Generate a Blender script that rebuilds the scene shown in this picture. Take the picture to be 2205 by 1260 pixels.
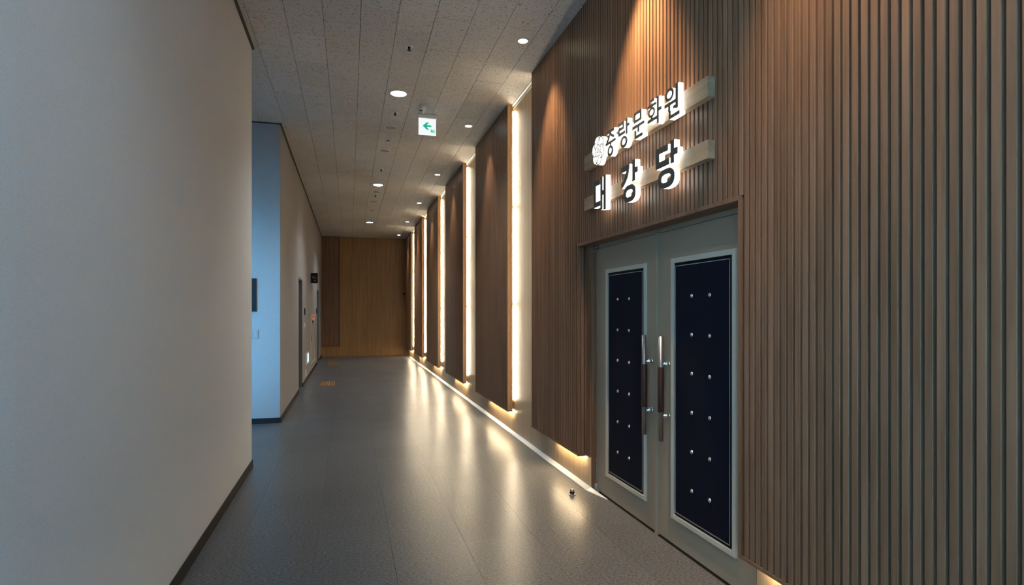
import bpy, bmesh, math, random
from mathutils import Vector, Matrix
random.seed(7)
for o in list(bpy.data.objects):
    bpy.data.objects.remove(o)
scene = bpy.context.scene
C = scene.collection

# ------------------------------------------------------------------ camera, sky, exposure
FPX, VPX, HORIZON = 1240.0, 752.5, 672.5          # focal length and vanishing point in a 2205 x 1260 frame
EYE = 1.44
THETA = math.atan((1102.5 - VPX) / FPX)
cam_d = bpy.data.cameras.new('camera')
cam_d.sensor_width = 36.0
cam_d.lens = FPX / 2205 * 36.0
cam_d.shift_y = (HORIZON - 630.0) / 2205
cam_d.clip_start = 0.05
cam = bpy.data.objects.new('camera', cam_d)
cam.location = (0, 0, EYE)
cam.rotation_euler = (math.pi / 2, 0, -THETA)
C.objects.link(cam)
scene.camera = cam

SKY_STRENGTH = 39.0
world = bpy.data.worlds.new('overcast_sky')
scene.world = world
world.use_nodes = True
bg = world.node_tree.nodes['Background']
bg.inputs[0].default_value = (0.21, 0.545, 0.90, 1)
bg.inputs[1].default_value = SKY_STRENGTH

vs = scene.view_settings
vs.view_transform = 'Standard'
vs.look = 'None'
vs.gamma = 1.0
vs.use_curve_mapping = False
vs.exposure = 0.15

LED = 135.0            # shelf / panel light lines
DOWN = 175.0           # big round downlights, watts
SPOT = 76.0           # small wall-washing spots, watts
LETTER = 3.4          # lit letter sides

# ------------------------------------------------------------------ dimensions (metres)
H = 3.898             # ceiling
XL = -0.87            # left wall face
XP = 1.80             # front of the slatted panels
XB = 1.86             # back of the slatted panels
XW = 1.885            # right wall face behind them
XD = 1.92             # face of the double door
YE = 19.6             # end wall
YC = 5.78             # corner of the near left wall
YN = 8.04             # wall beyond the side passage
XPASS = -3.6          # left end of the side passage
YR = -4.2             # rear wall
ZP = 0.262            # underside of the slatted panels
PITCH = 0.0404
PANEL_Y = [6.57, 9.355, 12.14, 14.925, 17.71]
PLEN = 1.835

# ------------------------------------------------------------------ materials
def new_mat(name):
    m = bpy.data.materials.new(name)
    m.use_nodes = True
    return m, m.node_tree.nodes, m.node_tree.links, m.node_tree.nodes['Principled BSDF']

def plain(name, col, rough=0.5, metal=0.0, spec=0.5, coat=0.0):
    m, n, l, b = new_mat(name)
    b.inputs['Base Color'].default_value = (*col, 1)
    b.inputs['Roughness'].default_value = rough
    b.inputs['Metallic'].default_value = metal
    b.inputs['Specular IOR Level'].default_value = spec
    b.inputs['Coat Weight'].default_value = coat
    return m

def emit(name, col, strength, base=(0.8, 0.8, 0.8)):
    m, n, l, b = new_mat(name)
    b.inputs['Base Color'].default_value = (*base, 1)
    b.inputs['Emission Color'].default_value = (*col, 1)
    b.inputs['Emission Strength'].default_value = strength
    return m

def noise_mix(name, c1, c2, scale, mapscale=(1, 1, 1), detail=4, rough=0.5, spec=0.5, lo=0.35, hi=0.65, bump=0.0,
              bump_scale=None, vary=0.0, offs=False, coords='Position', rough2=None, coat=0.0):
    """two colours mixed by a noise laid out in world metres; vary = per-object brightness variation"""
    m, n, l, b = new_mat(name)
    geo = n.new('ShaderNodeNewGeometry')
    mp = n.new('ShaderNodeMapping')
    mp.inputs['Scale'].default_value = mapscale
    src = geo.outputs['Position']
    info = n.new('ShaderNodeObjectInfo')
    if offs:
        mul = n.new('ShaderNodeVectorMath'); mul.operation = 'MULTIPLY_ADD'
        comb = n.new('ShaderNodeCombineXYZ')
        for k in range(3):
            l.new(info.outputs['Random'], comb.inputs[k])
        l.new(comb.outputs[0], mul.inputs[0])
        mul.inputs[1].default_value = (13.0, 37.0, 71.0)
        l.new(src, mul.inputs[2])
        src = mul.outputs[0]
    l.new(src, mp.inputs['Vector'])
    t = n.new('ShaderNodeTexNoise')
    t.inputs['Scale'].default_value = scale
    t.inputs['Detail'].default_value = detail
    t.inputs['Roughness'].default_value = 0.6
    l.new(mp.outputs[0], t.inputs['Vector'])
    r = n.new('ShaderNodeValToRGB')
    r.color_ramp.elements[0].position = lo; r.color_ramp.elements[0].color = (*c1, 1)
    r.color_ramp.elements[1].position = hi; r.color_ramp.elements[1].color = (*c2, 1)
    l.new(t.outputs['Fac'], r.inputs['Fac'])
    out = r.outputs['Color']
    if vary:
        hs = n.new('ShaderNodeHueSaturation')
        mr = n.new('ShaderNodeMapRange')
        mr.inputs['To Min'].default_value = 1 - vary
        mr.inputs['To Max'].default_value = 1 + vary
        l.new(info.outputs['Random'], mr.inputs['Value'])
        l.new(mr.outputs[0], hs.inputs['Value'])
        l.new(out, hs.inputs['Color'])
        out = hs.outputs['Color']
    l.new(out, b.inputs['Base Color'])
    b.inputs['Roughness'].default_value = rough
    b.inputs['Specular IOR Level'].default_value = spec
    b.inputs['Coat Weight'].default_value = coat
    b.inputs['Coat Roughness'].default_value = 0.5
    b.inputs['Coat IOR'].default_value = 1.75
    if rough2 is not None:
        mr2 = n.new('ShaderNodeMapRange')
        mr2.inputs['To Min'].default_value = rough
        mr2.inputs['To Max'].default_value = rough2
        l.new(t.outputs['Fac'], mr2.inputs['Value'])
        l.new(mr2.outputs[0], b.inputs['Roughness'])
    if bump:
        bt = n.new('ShaderNodeTexNoise')
        bt.inputs['Scale'].default_value = bump_scale or scale
        bt.inputs['Detail'].default_value = 3
        l.new(mp.outputs[0], bt.inputs['Vector'])
        bp = n.new('ShaderNodeBump')
        bp.inputs['Strength'].default_value = bump
        bp.inputs['Distance'].default_value = 0.004
        l.new(bt.outputs['Fac'], bp.inputs['Height'])
        l.new(bp.outputs[0], b.inputs['Normal'])
    return m

M = {}
M['slat'] = noise_mix('walnut_slat', (0.20, 0.103, 0.055), (0.295, 0.159, 0.091), 26, (1.0, 1.0, 0.05), 5, rough=0.42, spec=0.32,
                      bump=0.15, vary=0.13, offs=True)
M['slat_back'] = noise_mix('dark_groove_board', (0.075, 0.048, 0.032), (0.11, 0.075, 0.05), 26, (1, 1, 0.05), 4, rough=0.6)
M['edge'] = noise_mix('oak_edge', (0.56, 0.32, 0.13), (0.66, 0.40, 0.18), 30, (1, 1, 0.05), 4, rough=0.5)
M['oak'] = noise_mix('oak_wall_board', (0.46, 0.305, 0.155), (0.63, 0.46, 0.265), 22, (1, 1, 0.045), 5, rough=0.5, spec=0.6, lo=0.3, hi=0.7, coat=1.0)
M['bar'] = noise_mix('oak_sign_bar', (0.36, 0.25, 0.15), (0.47, 0.345, 0.22), 28, (1, 0.05, 1), 5, rough=0.45, offs=True)
M['endwood'] = noise_mix('brown_end_board', (0.25, 0.125, 0.038), (0.35, 0.19, 0.066), 24, (1, 1, 0.04), 5, rough=0.5, vary=0.08, offs=True)
M['paint'] = noise_mix('stippled_grey_paint', (0.63, 0.635, 0.62), (0.735, 0.74, 0.725), 260, (1, 1, 1), 2, rough=0.75, spec=0.25, bump=0.35, bump_scale=330)
M['paint_far'] = noise_mix('grey_paint', (0.30, 0.295, 0.30), (0.36, 0.355, 0.36), 260, (1, 1, 1), 2, rough=0.75, spec=0.25, bump=0.25)  # same wall grey, darker: weaker light past the near wall put into it
M['black_base'] = plain('black_vinyl', (0.010, 0.010, 0.010), 0.65, spec=0.25)
M['dark_trim'] = plain('dark_shadow_trim', (0.03, 0.033, 0.03), 0.6)
M['white_trim'] = plain('white_plastic', (0.8, 0.79, 0.76), 0.4)
M['joint'] = plain('dark_joint', (0.03, 0.028, 0.026), 0.9)
M['floor_joint'] = plain('floor_joint', (0.03, 0.028, 0.026), 0.7)
M['concrete'] = plain('plain_plaster', (0.45, 0.44, 0.42), 0.8)
M['door'] = noise_mix('grey_door_paint', (0.37, 0.29, 0.20), (0.41, 0.325, 0.23), 300, (1, 1, 1), 2, rough=0.5, spec=0.35)
M['door_mould'] = plain('pale_grey_moulding', (0.62, 0.57, 0.46), 0.4)
M['navy'] = noise_mix('navy_leather', (0.0045, 0.006, 0.014), (0.007, 0.009, 0.02), 180, (1, 1, 1), 3, rough=0.7, spec=0.12, bump=0.2)
M['piping'] = plain('silver_piping', (0.45, 0.47, 0.47), 0.3, metal=0.6)
M['silver'] = plain('silver_metal', (0.75, 0.73, 0.70), 0.25, metal=1.0)
M['steel'] = plain('brushed_steel', (0.42, 0.42, 0.43), 0.35, metal=1.0)
M['chrome'] = plain('chrome', (0.8, 0.82, 0.85), 0.12, metal=1.0)
M['leather'] = noise_mix('brown_leather_grip', (0.05, 0.014, 0.007), (0.075, 0.022, 0.01), 200, (1, 1, 1), 2, rough=0.5)
M['letter_face'] = plain('dark_grey_acrylic', (0.055, 0.065, 0.07), 0.25, spec=0.5)
M['letter_lit'] = emit('lit_white_letter_side', (1.0, 0.97, 0.90), LETTER)
M['emblem_lit'] = emit('lit_white_emblem', (1.0, 0.98, 0.94), 0.85)
M['led'] = emit('warm_led', (1.0, 0.85, 0.60), LED)
M['led_base'] = emit('warm_base_led', (1.0, 0.80, 0.50), LED * 0.72)
M['led_far'] = emit('warm_led_far', (1.0, 0.84, 0.58), LED * 0.29)
M['led_cap'] = plain('led_socket', (0.7, 0.45, 0.15), 0.5)
M['lens_cool'] = emit('cool_downlight_lens', (0.86, 0.95, 1.0), 22)
M['lens_spot'] = emit('white_spot_lens', (0.97, 0.98, 1.0), 26)
M['lens_warm'] = emit('warm_spot_lens', (1.0, 0.80, 0.52), 26)
M['ring'] = plain('white_lamp_ring', (0.7, 0.7, 0.68), 0.5)
M['white'] = plain('white_enamel', (0.78, 0.77, 0.74), 0.4)
M['grille'] = plain('pale_grey_grille', (0.30, 0.285, 0.265), 0.7)
M['black'] = plain('black_plastic', (0.008, 0.008, 0.009), 0.6, spec=0.2)
M['exit_lit'] = emit('lit_sign_panel', (0.90, 0.95, 1.0), 0.70)
M['green'] = emit('lit_green_print', (0.0, 0.55, 0.30), 0.55, base=(0.0, 0.4, 0.2))
M['red_lamp'] = emit('red_lamp', (1.0, 0.02, 0.02), 1.6, base=(0.5, 0.02, 0.02))
M['guide_lit'] = emit('lit_cyan_guide', (0.40, 0.75, 1.0), 1.1)
M['cream'] = plain('cream_enamel', (0.62, 0.56, 0.42), 0.45)
M['cabinet'] = plain('grey_enamel', (0.36, 0.335, 0.32), 0.5)
M['door_far'] = plain('dark_grey_steel_door', (0.13, 0.14, 0.15), 0.5)
M['orange'] = plain('orange_rubber', (0.36, 0.16, 0.02), 0.6)
M['orange_base'] = plain('brown_rubber', (0.12, 0.055, 0.012), 0.7)
M['picture'] = plain('blue_print', (0.05, 0.07, 0.14), 0.5, spec=0.2)
M['mark'] = plain('grey_print', (0.22, 0.22, 0.22), 0.6)

def ceiling_material():
    m, n, l, b = new_mat('mineral_fibre_tile')
    geo = n.new('ShaderNodeNewGeometry')
    info = n.new('ShaderNodeObjectInfo')
    off = n.new('ShaderNodeVectorMath'); off.operation = 'MULTIPLY_ADD'
    comb = n.new('ShaderNodeCombineXYZ')
    for k in range(3):
        l.new(info.outputs['Random'], comb.inputs[k])
    l.new(comb.outputs[0], off.inputs[0])
    off.inputs[1].default_value = (7, 11, 0)
    l.new(geo.outputs['Position'], off.inputs[2])
    def layer(scale, lo, hi):
        t = n.new('ShaderNodeTexNoise')
        t.inputs['Scale'].default_value = scale
        t.inputs['Detail'].default_value = 3
        t.inputs['Distortion'].default_value = 1.4
        l.new(off.outputs[0], t.inputs['Vector'])
        r = n.new('ShaderNodeValToRGB')
        r.color_ramp.elements[0].position = lo; r.color_ramp.elements[0].color = (0, 0, 0, 1)
        r.color_ramp.elements[1].position = hi; r.color_ramp.elements[1].color = (1, 1, 1, 1)
        l.new(t.outputs['Fac'], r.inputs['Fac'])
        return r.outputs['Color']
    a = layer(62, 0.605, 0.65)
    c = layer(150, 0.61, 0.68)
    mx = n.new('ShaderNodeMath'); mx.operation = 'MAXIMUM'
    l.new(a, mx.inputs[0]); l.new(c, mx.inputs[1])
    mix = n.new('ShaderNodeMix'); mix.data_type = 'RGBA'
    mix.inputs['A'].default_value = (0.64, 0.625, 0.60, 1)
    mix.inputs['B'].default_value = (0.17, 0.15, 0.135, 1)
    l.new(mx.outputs[0], mix.inputs['Factor'])
    hs = n.new('ShaderNodeHueSaturation')
    mr = n.new('ShaderNodeMapRange')
    mr.inputs['To Min'].default_value = 0.95; mr.inputs['To Max'].default_value = 1.04
    l.new(info.outputs['Random'], mr.inputs['Value']); l.new(mr.outputs[0], hs.inputs['Value'])
    l.new(mix.outputs['Result'], hs.inputs['Color'])
    l.new(hs.outputs['Color'], b.inputs['Base Color'])
    b.inputs['Roughness'].default_value = 0.9
    b.inputs['Specular IOR Level'].default_value = 0.15
    return m
M['ceiling'] = ceiling_material()

def floor_material():
    m, n, l, b = new_mat('speckled_grey_vinyl_tile')
    geo = n.new('ShaderNodeNewGeometry')
    info = n.new('ShaderNodeObjectInfo')
    mp = n.new('ShaderNodeMapping'); mp.inputs['Scale'].default_value = (0.45, 1.0, 1.0)
    l.new(geo.outputs['Position'], mp.inputs['Vector'])
    t = n.new('ShaderNodeTexNoise'); t.inputs['Scale'].default_value = 120; t.inputs['Detail'].default_value = 3
    t.inputs['Roughness'].default_value = 0.75
    l.new(mp.outputs[0], t.inputs['Vector'])
    r = n.new('ShaderNodeValToRGB')
    r.color_ramp.elements[0].position = 0.34; r.color_ramp.elements[0].color = (0.040, 0.042, 0.044, 1)
    r.color_ramp.elements[1].position = 0.68; r.color_ramp.elements[1].color = (0.215, 0.218, 0.224, 1)
    l.new(t.outputs['Fac'], r.inputs['Fac'])
    big = n.new('ShaderNodeTexNoise'); big.inputs['Scale'].default_value = 2.3; big.inputs['Detail'].default_value = 2
    l.new(geo.outputs['Position'], big.inputs['Vector'])
    mr = n.new('ShaderNodeMapRange'); mr.inputs['To Min'].default_value = 0.26; mr.inputs['To Max'].default_value = 0.33
    l.new(big.outputs['Fac'], mr.inputs['Value']); l.new(mr.outputs[0], b.inputs['Roughness'])
    hs = n.new('ShaderNodeHueSaturation')
    mv = n.new('ShaderNodeMapRange'); mv.inputs['To Min'].default_value = 0.93; mv.inputs['To Max'].default_value = 1.07
    l.new(info.outputs['Random'], mv.inputs['Value']); l.new(mv.outputs[0], hs.inputs['Value'])
    l.new(r.outputs['Color'], hs.inputs['Color']); l.new(hs.outputs['Color'], b.inputs['Base Color'])
    b.inputs['Specular IOR Level'].default_value = 0.14
    bp = n.new('ShaderNodeBump'); bp.inputs['Strength'].default_value = 0.05; bp.inputs['Distance'].default_value = 0.001
    l.new(t.outputs['Fac'], bp.inputs['Height']); l.new(bp.outputs[0], b.inputs['Normal'])
    return m
M['floor'] = floor_material()

def glass_material():
    m, n, l, b = new_mat('window_glass')
    n.remove(b)
    tr = n.new('ShaderNodeBsdfTransparent'); tr.inputs[0].default_value = (0.93, 0.97, 0.98, 1)
    gl = n.new('ShaderNodeBsdfGlossy'); gl.inputs['Roughness'].default_value = 0.02
    fr = n.new('ShaderNodeFresnel'); fr.inputs['IOR'].default_value = 1.45
    mx = n.new('ShaderNodeMixShader')
    l.new(fr.outputs[0], mx.inputs[0]); l.new(tr.outputs[0], mx.inputs[1]); l.new(gl.outputs[0], mx.inputs[2])
    l.new(mx.outputs[0], n['Material Output'].inputs['Surface'])
    return m
M['glass'] = glass_material()

# ------------------------------------------------------------------ mesh helpers
class MB:
    def __init__(self):
        self.v, self.f = [], []
    def add(self, vs_, fs):
        k = len(self.v)
        self.v += [tuple(p) for p in vs_]
        self.f += [tuple(i + k for i in q) for q in fs]
        return self
    def box(self, x0, x1, y0, y1, z0, z1):
        x0, x1 = min(x0, x1), max(x0, x1); y0, y1 = min(y0, y1), max(y0, y1); z0, z1 = min(z0, z1), max(z0, z1)
        return self.add([(x0, y0, z0), (x1, y0, z0), (x1, y1, z0), (x0, y1, z0), (x0, y0, z1), (x1, y0, z1), (x1, y1, z1), (x0, y1, z1)],
                        [(0, 3, 2, 1), (4, 5, 6, 7), (0, 1, 5, 4), (1, 2, 6, 5), (2, 3, 7, 6), (3, 0, 4, 7)])
    def prism(self, pts, x0, x1):
        """outline of (y, z) points extruded along x"""
        n = len(pts)
        vs_ = [(x0, y, z) for y, z in pts] + [(x1, y, z) for y, z in pts]
        fs = [tuple(range(n)), tuple(range(2 * n - 1, n - 1, -1))] + [(i, i + n, (i + 1) % n + n, (i + 1) % n) for i in range(n)]
        return self.add(vs_, fs)
    def vprism(self, pts, z0, z1):
        """outline of (x, y) points extruded along z"""
        n = len(pts)
        vs_ = [(x, y, z0) for x, y in pts] + [(x, y, z1) for x, y in pts]
        fs = [tuple(range(n - 1, -1, -1)), tuple(range(n, 2 * n))] + [(i, (i + 1) % n, (i + 1) % n + n, i + n) for i in range(n)]
        return self.add(vs_, fs)
    def yprism(self, pts, y0, y1):
        """outline of (x, z) points extruded along y"""
        n = len(pts)
        vs_ = [(x, y0, z) for x, z in pts] + [(x, y1, z) for x, z in pts]
        fs = [tuple(range(n)), tuple(range(2 * n - 1, n - 1, -1))] + [(i, i + n, (i + 1) % n + n, (i + 1) % n) for i in range(n)]
        return self.add(vs_, fs)
    def ring(self, cy, cz, ry, rz, th, x0, x1, n=36, p=2.0):
        """elliptic (or squarish, p > 2) ring in the y-z plane extruded along x"""
        def e(a, r1, r2):
            c, s = math.cos(a), math.sin(a)
            return (cy + math.copysign(abs(c) ** (2 / p), c) * r1, cz + math.copysign(abs(s) ** (2 / p), s) * r2)
        o = [e(2 * math.pi * i / n, ry, rz) for i in range(n)]
        q = [e(2 * math.pi * i / n, ry - th, rz - th) for i in range(n)]
        vs_ = [(x0, *a) for a in o] + [(x0, *a) for a in q] + [(x1, *a) for a in o] + [(x1, *a) for a in q]
        fs = []
        for i in range(n):
            j = (i + 1) % n
            fs += [(i, j, n + j, n + i), (2 * n + i, 3 * n + i, 3 * n + j, 2 * n + j), (i, 2 * n + i, 2 * n + j, j), (n + i, n + j, 3 * n + j, 3 * n + i)]
        return self.add(vs_, fs)
    def lathe(self, prof, cx, cy, cz, n=20, axis='z', sgn=1):
        """profile of (radius, height) turned round an axis through (cx, cy, cz)"""
        vs_ = []
        for r, hh in prof:
            for i in range(n):
                a = 2 * math.pi * i / n
                u, w = r * math.cos(a), r * math.sin(a)
                if axis == 'z': vs_.append((cx + u, cy + w, cz + sgn * hh))
                elif axis == 'x': vs_.append((cx + sgn * hh, cy + u, cz + w))
                else: vs_.append((cx + u, cy + sgn * hh, cz + w))
        fs = []
        for k in range(len(prof) - 1):
            for i in range(n):
                j = (i + 1) % n
                fs.append((k * n + i, k * n + j, (k + 1) * n + j, (k + 1) * n + i))
        m = len(prof) - 1
        fs.append(tuple(range(n - 1, -1, -1))); fs.append(tuple(m * n + i for i in range(n)))
        return self.add(vs_, fs)
    def mesh(self, name, mat, smooth=False):
        me = bpy.data.meshes.new(name)
        me.from_pydata(self.v, [], self.f)
        bm = bmesh.new(); bm.from_mesh(me)
        bmesh.ops.recalc_face_normals(bm, faces=bm.faces)
        bm.to_mesh(me); bm.free()
        me.materials.append(M[mat] if isinstance(mat, str) else mat)
        if smooth:
            me.polygons.foreach_set('use_smooth', [len(p.vertices) < 5 for p in me.polygons])
        return me
    def build(self, name, mat, parent=None, smooth=False, bevel=0.0):
        o = obj(name, self.mesh(name, mat, smooth), parent)
        if bevel:
            b = o.modifiers.new('bevel', 'BEVEL'); b.width = bevel; b.segments = 2; b.limit_method = 'ANGLE'
        return o

def obj(name, me, parent=None, loc=None):
    o = bpy.data.objects.new(name, me)
    C.objects.link(o)
    if parent is not None:
        o.parent = parent
        o.matrix_parent_inverse = Matrix.Identity(4)
        base = Vector(parent['origin']) if 'origin' in parent else Vector((0, 0, 0))
        o.location = (Vector(loc) if loc else Vector((0, 0, 0))) - base
    elif loc:
        o.location = loc
    return o

def tag(o, label=None, cat=None, group=None, kind=None):
    if label: o['label'] = label
    if cat: o['category'] = cat
    if group: o['group'] = group
    if kind: o['kind'] = kind
    return o

def thing(name, label, cat, loc=(0, 0, 0), group=None, kind=None):
    """an Empty at the thing's base; parts are given in world metres"""
    o = bpy.data.objects.new(name, None)
    o.empty_display_size = 0.1
    C.objects.link(o)
    o.location = loc
    o['origin'] = list(loc)
    return tag(o, label, cat, group, kind)

def box(name, mat, x0, x1, y0, y1, z0, z1, parent=None, bevel=0.0):
    return MB().box(x0, x1, y0, y1, z0, z1).build(name, mat, parent, bevel=bevel)

# ------------------------------------------------------------------ setting: floor
floor = tag(box('floor', 'floor_joint', XPASS - 0.3, 2.3, YR - 0.3, YE + 0.3, -0.20, -0.004), 'dark grey speckled vinyl tile corridor floor', 'floor', kind='structure')
T = 0.448
x0f, y0f = 0.248, 3.116
tile_me = MB().box(0.0008, T - 0.0008, 0.0003, T - 0.0003, -0.004, 0.0).mesh('floor_tile', 'floor')
cells = []
for i in range(-9, 5):
    for j in range(-17, 38):
        xa, ya = x0f + i * T, y0f + j * T
        if xa > 1.93 or ya > YE or ya < YR - 0.4: continue
        if xa + T < XL and not (YC - 0.5 < ya < YN): continue
        if xa + T < XPASS: continue
        seen = xa + T > XL - 0.05 and ya > 1.7 and ya < 17.0
        cells.append((seen, xa, ya))
near = sorted([c for c in cells if c[0]], key=lambda c: c[2])[:290]
keep = set(near)
rest = MB()
for c in cells:
    if c in keep:
        obj('floor_tile', tile_me, floor, (c[1], c[2], 0))
    else:
        rest.box(c[1] + 0.0008, c[1] + T - 0.0008, c[2] + 0.0003, c[2] + T - 0.0003, -0.004, 0)
tag(rest.build('floor_tiles_beyond', 'floor', floor), kind='stuff')

# ------------------------------------------------------------------ setting: ceiling of staggered mineral fibre tiles
ceil = tag(box('ceiling', 'joint', XPASS - 0.3, 2.3, YR - 0.3, YE + 0.3, H + 0.012, H + 0.2), 'grey mineral fibre tile ceiling with dark flecks', 'ceiling', kind='structure')
g, gy = 0.0020, 0.0015
ct_me = MB().box(g, 0.3 - g, gy, 0.6 - gy, 0.0, 0.012).mesh('ceiling_tile', 'ceiling')
ccells = []
for k in range(-13, 7):
    xa = 0.09 + 0.3 * k
    ph = 4.79 if k % 2 == 0 else 5.09
    for j in range(-17, 27):
        ya = ph + 0.6 * j
        if ya > YE + 0.3 or ya < YR - 0.4 or xa + 0.3 < XPASS: continue
        if xa + 0.3 < XL and not (YC - 0.6 < ya < YN): continue
        seen = ya > 3.6 and xa + 0.3 > -1.5
        ccells.append((seen, xa, ya))
keep = set(sorted([c for c in ccells if c[0]], key=lambda c: c[2])[:292])
rest = MB()
for c in ccells:
    if c in keep:
        obj('ceiling_tile', ct_me, ceil, (c[1], c[2], H))
    else:
        rest.box(c[1] + g, c[1] + 0.3 - g, c[2] + gy, c[2] + 0.6 - gy, H, H + 0.012)
tag(rest.build('ceiling_tiles_beyond', 'ceiling', ceil), kind='stuff')

# ------------------------------------------------------------------ setting: walls
tag(box('wall_left', 'paint', XL - 0.2, XL, YR, YC, 0, H), 'smooth stippled grey wall filling the near left side', 'wall', kind='structure')
DOORS = [(10.88, 11.76, 2.085), (16.77, 18.05, 2.09)]
w = MB()
w.box(XL - 0.2, XL, YN, DOORS[0][0], 0, H).box(XL - 0.2, XL, DOORS[0][1], DOORS[1][0], 0, H).box(XL - 0.2, XL, DOORS[1][1], YE, 0, H)
for a, b_, z in DOORS:
    w.box(XL - 0.2, XL, a, b_, z, H)
w.box(XPASS, XL - 0.2, YN, YN + 0.2, 0, H)
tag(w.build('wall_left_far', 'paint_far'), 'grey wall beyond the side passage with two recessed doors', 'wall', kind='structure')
tag(box('wall_end', 'slat_back', XL - 0.2, 2.2, YE, YE + 0.2, 0, H), 'brown timber wall closing the far end of the corridor', 'wall', kind='structure')
# right wall behind the panels, with the doorway left open
DY0, DY1, DZ = 2.345, 4.318, 1.985
w = MB()
w.box(XW, 2.2, DY1, YE, 0, H).box(XW, 2.2, -0.3, DY0, 0, H).box(XW, 2.2, DY0, DY1, DZ, H).box(1.985, 2.2, DY0, DY1, 0, DZ)
wall_right = tag(w.build('wall_right', 'oak'), 'pale oak boarded wall behind the slatted panels', 'wall', kind='structure')
# rear and passage walls out of the picture, with the windows that let the daylight in
RW = (-3.6, -0.7, 0.25, 3.3)           # rear right window: y0, y1, z0, z1
w = MB()
w.box(XW, 2.2, YR, RW[0], 0, H).box(XW, 2.2, RW[1], -0.3, 0, H).box(XW, 2.2, RW[0], RW[1], 0, RW[2]).box(XW, 2.2, RW[0], RW[1], RW[3], H)
tag(w.build('wall_right_rear', 'concrete'), 'plain plaster wall with a tall window behind the viewpoint', 'wall', kind='structure')
tag(box('wall_back', 'concrete', XL - 0.2, 2.2, YR - 0.2, YR, 0, H), 'plain plaster wall behind the viewpoint', 'wall', kind='structure')
PW = (-3.1, -1.80, 0.5, 2.7)            # passage window in the wall on the near side of the passage: x0, x1, z0, z1
w = MB()
w.box(XPASS - 0.2, XPASS, YC - 0.2, YN + 0.2, 0, H)
w.box(XPASS, PW[0], YC - 0.2, YC, 0, H).box(PW[1], XL - 0.2, YC - 0.2, YC, 0, H).box(PW[0], PW[1], YC - 0.2, YC, 0, PW[2]).box(PW[0], PW[1], YC - 0.2, YC, PW[3], H)
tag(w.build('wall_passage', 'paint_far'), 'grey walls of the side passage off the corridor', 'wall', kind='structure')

def window(name, turn, loc, a, b_, z0, z1, label):
    """frame and panes built along local y, turned about z and stood at loc; local +x faces outdoors"""
    t = thing(name, label, 'window', (0, 0, 0), kind='structure')
    m = MB()
    f = 0.05
    mid = (a + b_) / 2
    for q in ((a, a + f, z0, z1), (b_ - f, b_, z0, z1), (a + f, b_ - f, z0, z0 + f), (a + f, b_ - f, z1 - f, z1), (mid - f / 2, mid + f / 2, z0 + f, z1 - f)):
        m.box(-0.03, 0.03, *q)
    m.build('window_frame', 'door_far', t)
    for ya, yb in ((a + f, mid - f / 2), (mid + f / 2, b_ - f)):
        box('pane', 'glass', -0.004, 0.004, ya, yb, z0 + f, z1 - f, t)
    ld = bpy.data.lights.new(name + '_portal', 'AREA')
    ld.shape = 'RECTANGLE'; ld.size = z1 - z0; ld.size_y = b_ - a
    ld.cycles.is_portal = True
    lo = bpy.data.objects.new(name + '_portal', ld)
    C.objects.link(lo)
    lo.parent = t
    lo.location = (0.07, mid, (z0 + z1) / 2)
    lo.rotation_euler = (0, math.pi / 2, 0)      # opens into the room
    t.location = loc
    t.rotation_euler = (0, 0, turn)
window('window_1', 0.0, (2.05, 0, 0), *RW, 'tall dark framed window behind the viewpoint')
window('window_2', -math.pi / 2, (0, YC - 0.1, 0), *PW, 'dark framed window in the side passage')
tag(box('ground', 'concrete', -30, 30, -30, 45, -0.6, -0.5), 'paved ground outside the windows', 'ground', kind='structure')  # added unseen, keeps sky light from below off the ceiling

# baseboards and trims
def base(name, x0, x1, y0, y1, label, hgt=0.075):
    tag(box(name, 'black_base', x0, x1, y0, y1, 0, hgt, bevel=0.002), label, 'baseboard', kind='structure')
base('baseboard_left', XL, XL + 0.010, YR, YC + 0.010, 'black vinyl baseboard along the near grey wall')
w = MB()
w.box(XL, XL + 0.010, YN - 0.010, DOORS[0][0], 0, 0.07).box(XL, XL + 0.010, DOORS[0][1], DOORS[1][0], 0, 0.07).box(XL, XL + 0.010, DOORS[1][1], YE, 0, 0.07)
for a, b_, z in DOORS:
    w.box(XL - 0.12, XL + 0.010, b_ - 0.010, b_ , 0, 0.07)
tag(w.build('baseboard_far', 'black_base'), 'black baseboard along the far left wall with the recessed doors', 'baseboard', kind='structure')
base('baseboard_passage', XPASS, XL, YN - 0.010, YN, 'black baseboard below the bluish passage wall', 0.07)
tag(box('trim_1', 'dark_trim', XL, XL + 0.018, YR, YC + 0.02, H - 0.022, H), 'dark ceiling edge strip above the near grey wall', 'trim', kind='structure')
tag(box('trim_2', 'dark_trim', XL, XL + 0.018, YN - 0.018, YE, H - 0.022, H), 'dark ceiling edge strip above the far left wall', 'trim', kind='structure')
tag(box('trim_3', 'dark_trim', XPASS, XL, YN - 0.014, YN, H - 0.014, H), 'thin ceiling edge strip above the bluish passage wall', 'trim', kind='structure')
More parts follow.
